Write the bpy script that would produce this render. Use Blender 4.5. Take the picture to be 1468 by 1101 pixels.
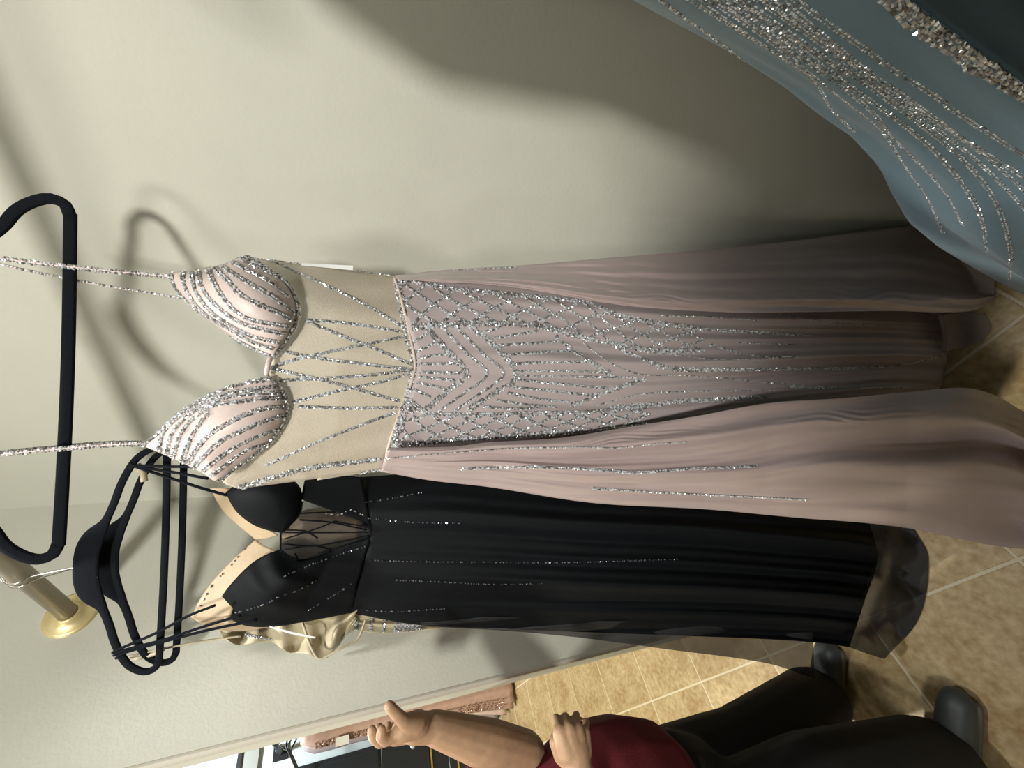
import bpy, bmesh, math, random
import numpy as np
from mathutils import Vector, Matrix
from mathutils.bvhtree import BVHTree

for o in list(bpy.data.objects):
    bpy.data.objects.remove(o)
scene = bpy.context.scene
COL = scene.collection
random.seed(7)
rng = np.random.default_rng(7)

# ------------------------------------------------------------------ camera
# world: X along the clothes rail (left wall at -X), Y towards the back wall, Z up, floor at 0
FPX, PITCH, ROLL, AZ, CAMH = 592.0, 22.12, 2.0, 44.85, 1.40
_p, _r, _a = (math.radians(v) for v in (PITCH, ROLL, AZ))
HD = np.array([-math.sin(_a), math.cos(_a), 0.0])          # horizontal heading
LT = np.array([math.cos(_a), math.sin(_a), 0.0])           # horizontal right
ZZ = np.array([0.0, 0.0, 1.0])
FW = math.cos(_p) * HD - math.sin(_p) * ZZ
_u = np.cross(LT, FW)
RT = math.cos(_r) * LT + math.sin(_r) * _u
UP = -math.sin(_r) * LT + math.cos(_r) * _u
EYE = np.array([0.0, 0.0, CAMH])

cam_data = bpy.data.cameras.new('camera')
cam = bpy.data.objects.new('camera', cam_data)
COL.objects.link(cam)
cam_data.sensor_fit = 'HORIZONTAL'
cam_data.sensor_width = 36.0
cam_data.lens = FPX / 1468.0 * 36.0
cam_data.clip_start = 0.02
# the phone is held on its side: image right = world down
_cx, _cy, _cz = -UP, RT, -FW
cam.matrix_world = Matrix(((_cx[0], _cy[0], _cz[0], 0), (_cx[1], _cy[1], _cz[1], 0), (_cx[2], _cy[2], _cz[2], CAMH), (0, 0, 0, 1)))
scene.camera = cam

# ------------------------------------------------------------------ world, view
world = bpy.data.worlds.new('room_air')
scene.world = world
world.use_nodes = True
world.node_tree.nodes['Background'].inputs[0].default_value = (1.0, 0.95, 0.86, 1)
world.node_tree.nodes['Background'].inputs[1].default_value = 0.04
scene.view_settings.view_transform = 'Standard'
scene.view_settings.look = 'None'
scene.view_settings.exposure = 0.0
scene.view_settings.gamma = 1.0
scene.view_settings.use_curve_mapping = False
CEIL = 3.0
# shop lamps: position, aim, power, radius, cone, blend, colour, label
LAMPS = [((0.94, -1.65, 2.86), (-0.84, 0.66, 1.38), 300, 0.15, 68, 1.0, (1.0, 0.965, 0.885), 'track spotlight behind the viewer aimed at the blush gown'),
         ((-0.80, 0.28, 2.86), (-0.80, 0.04, 0.0), 85, 0.06, 56, 0.6, (1.0, 0.98, 0.95), 'track spotlight above the black gown pointing straight down'),
         ((-1.00, -1.60, 2.86), (-1.35, 0.40, 1.05), 52, 0.14, 58, 1.0, (1.0, 0.95, 0.88), 'track spotlight behind the viewer aimed at the wing wall'),
         ((-0.10, -1.00, 2.86), (-0.25, 0.72, 1.85), 50, 0.16, 60, 1.0, (1.0, 0.96, 0.88), 'track spotlight just above the viewer aimed at the back wall'),
         ((-2.70, -0.45, 2.86), (-2.5, 0.1, 0.0), 340, 0.08, 120, 0.8, (1.0, 0.92, 0.74), 'track spotlight over the tiled passage'),
         ((-3.90, 0.35, 2.86), (-4.8, 0.5, 1.5), 170, 0.08, 120, 0.8, (0.90, 0.97, 1.0), 'track spotlight aimed at the pale blue wall')]

# ------------------------------------------------------------------ helpers
def rays(x, y):
    x = np.asarray(x, float)[..., None]; y = np.asarray(y, float)[..., None]
    return (550.5 - y) * RT - (x - 734.0) * UP + FPX * FW

def P(x, y, D):
    """point seen at photo position x, y standing D metres ahead of the viewer"""
    d = rays(x, y)
    return EYE + d * (np.asarray(D, float) / (d @ HD))[..., None]

def floor_depth(x, y):
    d = rays(x, y)
    down = -d[..., 2]
    t = np.where(down > 1e-3, (CAMH - 0.004) / np.maximum(down, 1e-3), 1e9)
    return t * (d @ HD)

def wall_depth(x, y, Y=0.722):
    d = rays(x, y)
    t = np.where(d[..., 1] > 1e-3, Y / np.maximum(d[..., 1], 1e-3), 1e9)
    return t * (d @ HD)

def wing_depth(x, y, X=-1.203):
    d = rays(x, y)
    t = np.where(d[..., 0] < -1e-3, X / np.minimum(d[..., 0], -1e-3), 1e9)
    return np.where(t * d[..., 1] > 0.17, t * (d @ HD), 1e9)

def crom(pts, n):
    """smooth resampling of a polyline"""
    p = np.asarray(pts, float)
    if len(p) == 2:
        return p[0] + (p[1] - p[0]) * np.linspace(0, 1, n)[:, None]
    seg = np.sqrt(np.linalg.norm(np.diff(p, axis=0), axis=1)) ** 2 + 1e-9
    k = np.concatenate([[0], np.cumsum(seg)])
    t = np.linspace(0, k[-1], n)
    m = np.zeros_like(p)
    for i in range(len(p)):
        if i == 0: m[i] = (p[1] - p[0]) / (k[1] - k[0])
        elif i == len(p) - 1: m[i] = (p[-1] - p[-2]) / (k[-1] - k[-2])
        else: m[i] = (p[i + 1] - p[i - 1]) / (k[i + 1] - k[i - 1])
    j = np.clip(np.searchsorted(k, t, side='right') - 1, 0, len(p) - 2)
    h = (k[j + 1] - k[j])[:, None]
    s = ((t - k[j]) / (k[j + 1] - k[j]))[:, None]
    return ((2*s**3-3*s**2+1)*p[j] + (s**3-2*s**2+s)*h*m[j] + (-2*s**3+3*s**2)*p[j+1] + (s**3-s**2)*h*m[j+1])

def link(o, parent=None):
    COL.objects.link(o)
    if parent is not None:
        o.parent = parent
        o.matrix_parent_inverse = parent.matrix_world.inverted() if False else Matrix.Identity(4)
    return o

def tag(o, label=None, cat=None, group=None, kind=None):
    if label: o['label'] = label
    if cat: o['category'] = cat
    if group: o['group'] = group
    if kind: o['kind'] = kind
    return o

def thing(name, label, cat, group=None):
    o = bpy.data.objects.new(name, None)
    o.empty_display_size = 0.05
    link(o)
    return tag(o, label, cat, group)

def mesh_obj(name, verts, faces, mat, parent=None, smooth=True, thick=0.0, sub=0):
    me = bpy.data.meshes.new(name)
    me.from_pydata([tuple(map(float, v)) for v in verts], [], [tuple(int(i) for i in f) for f in faces])
    me.update()
    if smooth:
        me.polygons.foreach_set('use_smooth', [True] * len(me.polygons))
    if mat: me.materials.append(mat)
    o = bpy.data.objects.new(name, me)
    link(o, parent)
    if thick:
        m = o.modifiers.new('thickness', 'SOLIDIFY'); m.thickness = thick; m.offset = -1
    if sub:
        m = o.modifiers.new('smooth', 'SUBSURF'); m.levels = sub; m.render_levels = sub
    return o

SURF = {}
def grid_faces(nr, nc, wrap=False):
    i = np.arange(nr * nc).reshape(nr, nc)
    if wrap:
        i = np.concatenate([i, i[:, :1]], axis=1)
    return np.stack([i[:-1, :-1], i[:-1, 1:], i[1:, 1:], i[1:, :-1]], -1).reshape(-1, 4)

def loft(name, rows, nr, nc, D, mat, parent, key=None, thick=0.0015):
    """cloth sheet through a stack of traced rows; D(s, t, x, y) is how far ahead it hangs"""
    R = np.stack([crom(r, nc) for r in rows])            # rows x nc x 2
    G = np.stack([crom(R[:, c], nr) for c in range(nc)], 1)
    x, y = G[..., 0], G[..., 1]
    s = np.linspace(0, 1, nc)[None, :] * np.ones((nr, 1)); t = np.linspace(0, 1, nr)[:, None] * np.ones((1, nc))
    d = D(s, t, x, y) * np.ones_like(x)
    d = np.minimum(d, np.minimum(np.minimum(floor_depth(x, y), wall_depth(x, y)), wing_depth(x, y)))
    V = P(x, y, d).reshape(-1, 3)
    F = grid_faces(nr, nc)
    q = V[F]
    nrm = np.cross(q[:, 2] - q[:, 0], q[:, 3] - q[:, 1])
    if (nrm * (q.mean(1) - EYE)).sum() > 0: F = F[:, ::-1]      # outside of the cloth towards the room
    if key:
        SURF[key] = BVHTree.FromPolygons([Vector(v) for v in V], [tuple(int(i) for i in f) for f in F])
    return mesh_obj(name, V, F, mat, parent, thick=thick)

def tube(pts, rad, seg=8, closed_ends=True, flat=None):
    """swept tube; rad a number or one per point; flat=(normal, ratio) squashes it along normal"""
    p = np.asarray(pts, float); n = len(p)
    rad = np.ones(n) * rad if np.isscalar(rad) else np.asarray(rad, float)
    tan = np.gradient(p, axis=0); tan /= np.linalg.norm(tan, axis=1)[:, None] + 1e-12
    V = []; ref = np.array([0.31, 0.52, 0.79]) if flat is None else np.asarray(flat[0], float)
    b = None
    for i in range(n):
        if flat is not None or b is None:
            a = np.cross(tan[i], ref)
        else:
            a = b - tan[i] * (b @ tan[i])
        a /= np.linalg.norm(a) + 1e-12
        c = np.cross(tan[i], a); b = a
        for k in range(seg):
            th = 2 * math.pi * k / seg
            if flat is None:
                V.append(p[i] + rad[i] * (math.cos(th) * a + math.sin(th) * c))
            else:
                e = lambda v: math.copysign(abs(v) ** 0.45, v)
                V.append(p[i] + rad[i] * (e(math.cos(th)) * a) + flat[1] * e(math.sin(th)) * c)
    F = [tuple(f) for f in grid_faces(n, seg, True)]
    if closed_ends:
        F.append(tuple(range(seg))[::-1]); F.append(tuple(range((n - 1) * seg, n * seg)))
    return V, F

def box(x0, x1, y0, y1, z0, z1):
    V = [(x, y, z) for x in (x0, x1) for y in (y0, y1) for z in (z0, z1)]
    F = [(0, 1, 3, 2), (4, 6, 7, 5), (0, 4, 5, 1), (2, 3, 7, 6), (0, 2, 6, 4), (1, 5, 7, 3)]
    return V, F

def bevel_obj(o, w, seg=2):
    m = o.modifiers.new('edge', 'BEVEL'); m.width = w; m.segments = seg
    return o

def lathe(profile, centre, axis='Z', seg=32):
    V = []
    for r, h in profile:
        for k in range(seg):
            th = 2 * math.pi * k / seg
            c, s = r * math.cos(th), r * math.sin(th)
            V.append({'Z': (c, s, h), 'X': (h, c, s), 'Y': (c, h, s)}[axis])
    V = [tuple(np.array(v) + np.array(centre)) for v in V]
    F = [tuple(f) for f in grid_faces(len(profile), seg, True)]
    F.append(tuple(range(seg))); F.append(tuple(range((len(profile) - 1) * seg, len(profile) * seg))[::-1])
    return V, F

# ------------------------------------------------------------------ materials
def new_mat(name):
    m = bpy.data.materials.new(name); m.use_nodes = True
    nt = m.node_tree
    return m, nt, nt.nodes['Principled BSDF'], nt.nodes['Material Output']

def plain(name, col, rough=0.6, metal=0.0, noise=0.0, nscale=30.0, bump=0.0, bscale=200.0, sheen=0.0, spec=0.5, alpha=1.0, aniso=None):
    m, nt, b, out = new_mat(name)
    b.inputs['Base Color'].default_value = (*col, 1); b.inputs['Roughness'].default_value = rough
    b.inputs['Metallic'].default_value = metal; b.inputs['Specular IOR Level'].default_value = spec
    if sheen:
        b.inputs['Sheen Weight'].default_value = sheen; b.inputs['Sheen Roughness'].default_value = 0.4
    tc = nt.nodes.new('ShaderNodeTexCoord')
    if noise:
        n = nt.nodes.new('ShaderNodeTexNoise'); n.inputs['Scale'].default_value = nscale; n.inputs['Detail'].default_value = 5
        r = nt.nodes.new('ShaderNodeValToRGB')
        r.color_ramp.elements[0].position = 0.3; r.color_ramp.elements[1].position = 0.7
        r.color_ramp.elements[0].color = (*[c * (1 - noise) for c in col], 1)
        r.color_ramp.elements[1].color = (*[min(1, c * (1 + noise)) for c in col], 1)
        nt.links.new(tc.outputs['Object'], n.inputs['Vector']); nt.links.new(n.outputs['Fac'], r.inputs[0]); nt.links.new(r.outputs[0], b.inputs['Base Color'])
    if bump:
        n = nt.nodes.new('ShaderNodeTexNoise'); n.inputs['Scale'].default_value = bscale; n.inputs['Detail'].default_value = 3
        mp = nt.nodes.new('ShaderNodeMapping')
        if aniso: mp.inputs['Scale'].default_value = aniso
        bp = nt.nodes.new('ShaderNodeBump'); bp.inputs['Strength'].default_value = bump; bp.inputs['Distance'].default_value = 0.004
        nt.links.new(tc.outputs['Object'], mp.inputs['Vector']); nt.links.new(mp.outputs[0], n.inputs['Vector'])
        nt.links.new(n.outputs['Fac'], bp.inputs['Height']); nt.links.new(bp.outputs[0], b.inputs['Normal'])
    if alpha < 1.0:
        b.inputs['Alpha'].default_value = alpha
    return m

def bead_mat(name, lo, hi, rough=0.22):
    """cut crystals: each bead its own shade between two tones"""
    m, nt, b, out = new_mat(name)
    g = nt.nodes.new('ShaderNodeNewGeometry')
    r = nt.nodes.new('ShaderNodeValToRGB')
    e = r.color_ramp.elements
    e[0].position = 0.0; e[0].color = (*lo, 1); e[1].position = 1.0; e[1].color = (*hi, 1)
    k = r.color_ramp.elements.new(0.45); k.color = (*[0.6 * a + 0.4 * c for a, c in zip(lo, hi)], 1)
    k = r.color_ramp.elements.new(0.9); k.color = (hi[0] * 0.85, hi[1] * 0.92, hi[2], 1)
    nt.links.new(g.outputs['Random Per Island'], r.inputs[0]); nt.links.new(r.outputs[0], b.inputs['Base Color'])
    b.inputs['Metallic'].default_value = 0.35; b.inputs['Roughness'].default_value = rough
    b.inputs['Coat Weight'].default_value = 0.5; b.inputs['Coat Roughness'].default_value = 0.08
    return m

M = {}
M['wall'] = plain('painted_wall', (0.565, 0.572, 0.50), 0.75, noise=0.03, nscale=6, bump=0.10, bscale=160)
M['ceiling'] = plain('ceiling_paint', (0.7, 0.68, 0.62), 0.9)
M['farwall'] = plain('pale_blue_wall', (0.70, 0.78, 0.78), 0.8, noise=0.02)
M['trimpaint'] = plain('trim_paint', (0.56, 0.53, 0.45), 0.5)
M['greytrim'] = plain('grey_band', (0.30, 0.30, 0.27), 0.7)
M['grout'] = plain('grout', (0.62, 0.56, 0.42), 0.9)
M['velvet'] = plain('black_velvet', (0.005, 0.0065, 0.010), 0.9, bump=0.3, bscale=900, spec=0.15)
M['chrome'] = plain('chrome_wire', (0.75, 0.75, 0.74), 0.2, 1.0)
M['rodmetal'] = plain('brushed_nickel', (0.36, 0.32, 0.25), 0.42, 0.75, bump=0.15, bscale=300, aniso=(1, 14, 14))
M['brass'] = plain('brass_plate', (0.80, 0.68, 0.36), 0.42, 0.55)
M['satin'] = plain('blush_satin', (0.45, 0.365, 0.36), 0.24, bump=0.30, bscale=36, sheen=0.1, spec=0.9, aniso=(1, 1, 0.16))
M['underskirt'] = plain('blush_tulle', (0.42, 0.36, 0.36), 0.60, bump=0.25, bscale=70, aniso=(1, 1, 0.12), sheen=0.2)
M['cup'] = plain('pale_blush_satin', (0.66, 0.555, 0.525), 0.45, bump=0.1, bscale=120)
M['nude'] = plain('nude_mesh', (0.66, 0.595, 0.49), 0.8, alpha=0.58, bump=0.3, bscale=500)
M['hemsheer'] = plain('blush_tulle_single', (0.42, 0.36, 0.33), 0.8, alpha=0.45)
M['seam'] = plain('blush_binding', (0.60, 0.50, 0.43), 0.6)
M['bead'] = bead_mat('silver_crystal', (0.14, 0.14, 0.14), (1.0, 1.0, 1.0))
M['beadblack'] = bead_mat('jet_crystal', (0.01, 0.01, 0.012), (0.25, 0.26, 0.3), 0.15)
M['beadrose'] = bead_mat('rose_sequin', (0.22, 0.10, 0.07), (0.8, 0.55, 0.45))
M['tag'] = plain('white_card', (0.82, 0.84, 0.84), 0.6)
M['black'] = plain('black_crepe', (0.0035, 0.0045, 0.006), 0.7, bump=0.35, bscale=50, spec=0.12, aniso=(1, 1, 0.15))
M['blacksheer'] = plain('black_tulle', (0.014, 0.015, 0.018), 0.7, alpha=0.62)
M['blacklace'] = plain('black_lace_mesh', (0.02, 0.02, 0.018), 0.7, alpha=0.42)
M['lining'] = plain('beige_lining', (0.42, 0.325, 0.205), 0.6, bump=0.15, bscale=80)
M['ivory'] = plain('ivory_mesh', (0.47, 0.42, 0.29), 0.6, bump=0.2, bscale=120)
M['blue'] = plain('dusty_blue_tulle', (0.155, 0.255, 0.335), 0.55, bump=0.3, bscale=90, sheen=0.3, aniso=(1, 1, 0.2))
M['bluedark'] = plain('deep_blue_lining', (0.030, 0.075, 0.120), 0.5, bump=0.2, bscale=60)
M['skin'] = plain('skin', (0.47, 0.30, 0.185), 0.5, noise=0.08, nscale=60, bump=0.12, bscale=260)
M['red'] = plain('dark_red_knit', (0.13, 0.008, 0.014), 0.8, bump=0.2, bscale=400)
M['trousers'] = plain('black_cotton', (0.012, 0.0125, 0.013), 0.85, bump=0.15, bscale=60)
M['shoe'] = plain('grey_shoe', (0.05, 0.06, 0.065), 0.5)
M['sole'] = plain('shoe_sole', (0.12, 0.12, 0.11), 0.7)
M['hair'] = plain('dark_hair', (0.02, 0.014, 0.01), 0.5)
M['cabinet'] = plain('black_lacquer', (0.018, 0.022, 0.026), 0.35)
M['gold'] = plain('gold_trim', (0.75, 0.55, 0.15), 0.3, 0.8)
M['crystal'] = plain('crystal_knob', (0.8, 0.8, 0.82), 0.1, 0.5)
M['blackmetal'] = plain('black_metal', (0.02, 0.02, 0.022), 0.5, 0.4)
M['rose'] = plain('rose_satin', (0.50, 0.34, 0.29), 0.45, noise=0.1)
M['rosepale'] = plain('pale_rose_chiffon', (0.66, 0.52, 0.45), 0.6)
M['rosegrey'] = plain('mauve_tulle', (0.36, 0.30, 0.30), 0.7)
M['lamp'] = None
def tile_mat():
    m, nt, b, out = new_mat('travertine_tile')
    tc = nt.nodes.new('ShaderNodeTexCoord')
    oi = nt.nodes.new('ShaderNodeObjectInfo')
    add = nt.nodes.new('ShaderNodeVectorMath'); add.operation = 'ADD'
    sc = nt.nodes.new('ShaderNodeVectorMath'); sc.operation = 'SCALE'; sc.inputs[3].default_value = 37.0
    cmb = nt.nodes.new('ShaderNodeCombineXYZ')
    nt.links.new(oi.outputs['Random'], cmb.inputs[0]); nt.links.new(oi.outputs['Random'], cmb.inputs[1])
    nt.links.new(cmb.outputs[0], sc.inputs[0]); nt.links.new(tc.outputs['Object'], add.inputs[0]); nt.links.new(sc.outputs[0], add.inputs[1])
    n1 = nt.nodes.new('ShaderNodeTexNoise'); n1.inputs['Scale'].default_value = 7; n1.inputs['Detail'].default_value = 8; n1.inputs['Roughness'].default_value = 0.65
    n2 = nt.nodes.new('ShaderNodeTexNoise'); n2.inputs['Scale'].default_value = 55; n2.inputs['Detail'].default_value = 4
    for n in (n1, n2): nt.links.new(add.outputs[0], n.inputs['Vector'])
    mx = nt.nodes.new('ShaderNodeMath'); mx.operation = 'MULTIPLY_ADD'; mx.inputs[1].default_value = 0.45; 
    nt.links.new(n2.outputs['Fac'], mx.inputs[0]); 
    m2 = nt.nodes.new('ShaderNodeMath'); m2.operation = 'MULTIPLY'; m2.inputs[1].default_value = 0.55
    nt.links.new(n1.outputs['Fac'], m2.inputs[0]); nt.links.new(m2.outputs[0], mx.inputs[2])
    r = nt.nodes.new('ShaderNodeValToRGB')
    r.color_ramp.elements[0].position = 0.36; r.color_ramp.elements[0].color = (0.30, 0.19, 0.075, 1)
    r.color_ramp.elements[1].position = 0.66; r.color_ramp.elements[1].color = (0.58, 0.48, 0.28, 1)
    nt.links.new(mx.outputs[0], r.inputs[0]); nt.links.new(r.outputs[0], b.inputs['Base Color'])
    b.inputs['Roughness'].default_value = 0.42
    bp = nt.nodes.new('ShaderNodeBump'); bp.inputs['Strength'].default_value = 0.15; bp.inputs['Distance'].default_value = 0.003
    nt.links.new(n2.outputs['Fac'], bp.inputs['Height']); nt.links.new(bp.outputs[0], b.inputs['Normal'])
    return m
M['tile'] = tile_mat()
def lamp_mat():
    m, nt, b, out = new_mat('lamp_lens')
    b.inputs['Emission Color'].default_value = (1, 0.93, 0.8, 1); b.inputs['Emission Strength'].default_value = 12
    return m
M['lamp'] = lamp_mat()

# ------------------------------------------------------------------ structure
XL, YB, YE = -1.215, 0.735, 0.160       # left wing wall face, back wall face, end of the wing wall
XF, XR, YF = -4.80, 2.2, -3.2
def struct(name, vf, mat, parent=None, bev=0.0):
    o = mesh_obj(name, vf[0], vf[1], mat, parent, smooth=False)
    if parent is None: tag(o, kind='structure')
    if bev: bevel_obj(o, bev)
    return o
floor = struct('floor', box(XF - 0.1, XR + 0.1, YF - 0.1, 2.4, -0.06, -0.0012), M['grout'])
struct('wall_back', box(XL - 0.0, XR + 0.1, YB, YB + 0.1, 0, CEIL), M['wall'])
wl = struct('wall_left', box(XL - 0.115, XL, YE, 2.4, 0, CEIL), M['wall'], bev=0.006)
struct('wall_far', box(XF - 0.1, XF, YF, 2.4, 0, CEIL), M['farwall'])
struct('wall_right', box(XR, XR + 0.1, YF, YB, 0, CEIL), M['wall'])
struct('wall_front', box(XF, XR, YF - 0.1, YF, 0, CEIL), M['wall'])
struct('wall_alcove', box(XF, XL - 0.115, 2.3, 2.4, 0, CEIL), M['farwall'])
struct('ceiling', box(XF - 0.1, XR + 0.1, YF - 0.1, 2.4, CEIL, CEIL + 0.08), M['ceiling'])
# rounded corner bead on the free end of the wing wall
v, f = tube([(XL - 0.004, YE + 0.004, 0.0), (XL - 0.004, YE + 0.004, 0.9), (XL - 0.004, YE + 0.004, CEIL)], 0.0075, 10)
struct('trim_1', (v, f), M['trimpaint'])
struct('baseboard_back', box(XL + 0.012, XR, YB - 0.012, YB, 0, 0.085), M['trimpaint'], bev=0.004)
struct('baseboard_left', box(XL, XL + 0.012, YE, YB, 0, 0.085), M['trimpaint'], bev=0.004)
# grey picture rail with a dark top edge on the far wall
struct('trim_2', box(XF, XF + 0.03, -1.2, 2.0, 1.93, 2.045), M['greytrim'])
struct('trim_3', box(XF, XF + 0.045, -1.2, 2.0, 2.045, 2.075), M['blackmetal'])
# floor tiles
TX, TY, X0, Y0 = 0.3985, 0.386, -0.945, 0.052
me_tile = None
gap = 0.0034
for i in range(-10, 8):
    for j in range(-4, 6):
        x0, y0 = X0 + i * TX, Y0 + j * TY
        if x0 < XF - 0.1 or x0 > 1.6: continue
        if x0 > XL - 0.1 and y0 > YB: continue
        if y0 < -1.3 and x0 < -2.2: continue
        if me_tile is None:
            v, fc = box(gap, TX - gap, gap, TY - gap, -0.012, 0.0)
            t = mesh_obj('tile', v, fc, M['tile'], floor, smooth=False)
            bm = bmesh.new(); bm.from_mesh(t.data)
            bmesh.ops.bevel(bm, geom=[e for e in bm.edges if all(w.co.z > -0.001 for w in e.verts)], offset=0.0012, segments=1, affect='EDGES')
            bm.to_mesh(t.data); bm.free()
            me_tile = t.data
        else:
            t = bpy.data.objects.new('tile', me_tile); link(t, floor)
        t.location = (x0, y0, 0)

# track spotlights under the ceiling
for pos, aim, pw, rad, cone, blend, colr, lbl in LAMPS:
    t = thing('track_spotlight', lbl, 'lamp')
    t.location = pos
    v, fc = tube([(0, 0, CEIL - pos[2]), (0, 0, 0.06), (0, 0, 0.0)], 0.008, 8); mesh_obj('stem', v, fc, M['ceiling'], t)
    dr = (np.array(aim, float) - np.array(pos)); dr /= np.linalg.norm(dr)
    v, fc = tube([-dr * 0.07, -dr * 0.06, dr * 0.05, dr * 0.055], [0.03, 0.05, 0.055, 0.055], 20, closed_ends=False); mesh_obj('lamp_head', v, fc, M['ceiling'], t)
    v, fc = tube([dr * 0.040, dr * 0.044], 0.05, 20); mesh_obj('lens', v, fc, M['lamp'], t, smooth=False)
    ld = bpy.data.lights.new('lamp_light', 'SPOT'); ld.energy = pw; ld.color = colr; ld.shadow_soft_size = rad
    ld.spot_size = math.radians(cone); ld.spot_blend = blend
    lo = bpy.data.objects.new('lamp_light', ld); link(lo, t); lo.location = tuple(dr * 0.13)
    lo.rotation_euler = Vector(dr).to_track_quat('-Z', 'Y').to_euler()

# ------------------------------------------------------------------ clothes rail
ROD_Y, ROD_Z = 0.463, CAMH + 0.533
rail = thing('clothes_rail', 'brushed metal clothes rail running out from the round brass wall plate', 'rail')
v, fc = tube([(x, ROD_Y, ROD_Z) for x in np.linspace(XL + 0.004, XR, 12)], 0.0165, 20)
mesh_obj('rod', v, fc, M['rodmetal'], rail)
v, fc = lathe([(0.045, 0.0), (0.045, 0.003), (0.040, 0.006), (0.030, 0.007), (0.026, 0.012), (0.0215, 0.016), (0.0215, 0.020), (0.0168, 0.020)], (XL, ROD_Y, ROD_Z), 'X')
mesh_obj('wall_plate', v, fc, M['brass'], rail)

# ------------------------------------------------------------------ hangers
HAXIS = LT.copy()                    # hangers are turned to face the viewer
def hanger(name, centre, bar_z, ax, label, hook_x, hump=0.016, rise=0.155, end_up=True):
    t = thing(name, label, 'hanger', 'black velvet hangers')
    nrm = np.cross(ax, ZZ)
    c = np.array([centre[0], centre[1], bar_z])
    half = [(0, rise), (0.03, rise - 0.002), (0.055, rise - 0.010), (0.08, rise - 0.025), (0.115, 0.6 * (rise - 0.025) + 0.4 * 0.060), (0.15, 0.3 * (rise - 0.025) + 0.7 * 0.060), (0.18, 0.058),
            (0.20, 0.047), (0.214, 0.032), (0.2205, 0.017), (0.216, 0.004), (0.203, -0.001)]
    path = [(-a, z) for a, z in half[::-1]] + half[1:]
    pts = crom(path, 90)
    p3 = [c + ax * a + ZZ * z for a, z in pts]
    w = [0.0062 + (hump - 0.0062) * math.exp(-(a / 0.072) ** 6) for a, z in pts]
    v, fc = tube(p3, w, 12, flat=(nrm, 0.0032))
    mesh_obj('shoulder_frame', v, fc, M['velvet'], t)
    p3 = [c + ax * a + ZZ * (-0.001 - 0.003 * math.cos(a * 7)) for a in np.linspace(-0.206, 0.206, 30)]
    v, fc = tube(p3, 0.0062, 12, flat=(nrm, 0.0032))
    mesh_obj('trouser_bar', v, fc, M['velvet'], t)
    # wire hook over the rail
    top = c + ZZ * (rise + hump * 0.8)
    R = 0.0205
    hk = [top - ZZ * 0.01, top]
    rc = np.array([hook_x, ROD_Y, ROD_Z])
    for k in range(15):
        th = math.radians(-60 + k * 17)
        hk.append(rc + R * (math.cos(th) * np.array([0, -1, 0]) + math.sin(th) * ZZ) + np.array([0.0015 * math.sin(k), 0, 0]))
    v, fc = tube(crom(hk, 60), 0.0017, 8)
    mesh_obj('hook', v, fc, M['chrome'], t)
    return t
PC = np.array([-0.491, 0.474])
hanger('clothes_hanger', PC, CAMH + 0.322, HAXIS, 'large black velvet hanger nearest the viewer carrying the blush gown', -0.485)
BC = np.array([-0.985, 0.462])
BAX = np.array([0.70, 0.714, 0.0])
BBAR = CAMH + 0.325
hanger('clothes_hanger', BC, BBAR, BAX, 'black velvet hanger with knotted straps of the black gown', -0.985, hump=0.019, rise=0.116)
IC = np.array([-1.005, 0.478])
hanger('clothes_hanger', IC, BBAR - 0.020, BAX, 'black velvet hanger behind the black gown, holding the ivory gown', -1.00, hump=0.019, rise=0.116)

# ------------------------------------------------------------------ beads
# a cut stone: flat base, smaller table
OCT_V = np.array([(1, 1, -0.3), (-1, 1, -0.3), (-1, -1, -0.3), (1, -1, -0.3), (0.55, 0.55, 0.8), (-0.55, 0.55, 0.8), (-0.55, -0.55, 0.8), (0.55, -0.55, 0.8)], float)
OCT_F = np.array([(4, 5, 6, 7), (0, 1, 5, 4), (1, 2, 6, 5), (2, 3, 7, 6), (3, 0, 4, 7), (3, 2, 1, 0)])
def project(px, keys, lift=0.0012):
    """lay a traced line on the cloth"""
    out = []; nr = []
    d = rays(px[:, 0], px[:, 1])
    for q in d:
        best = None
        for k in keys:
            h = SURF[k].ray_cast(Vector(EYE), Vector(q).normalized())
            if h[0] is not None and (best is None or h[3] < best[3]): best = h
        if best is None: continue
        n = np.array(best[1])
        if n @ q > 0: n = -n
        out.append(np.array(best[0]) + n * lift); nr.append(n)
    return np.array(out), np.array(nr)

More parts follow.
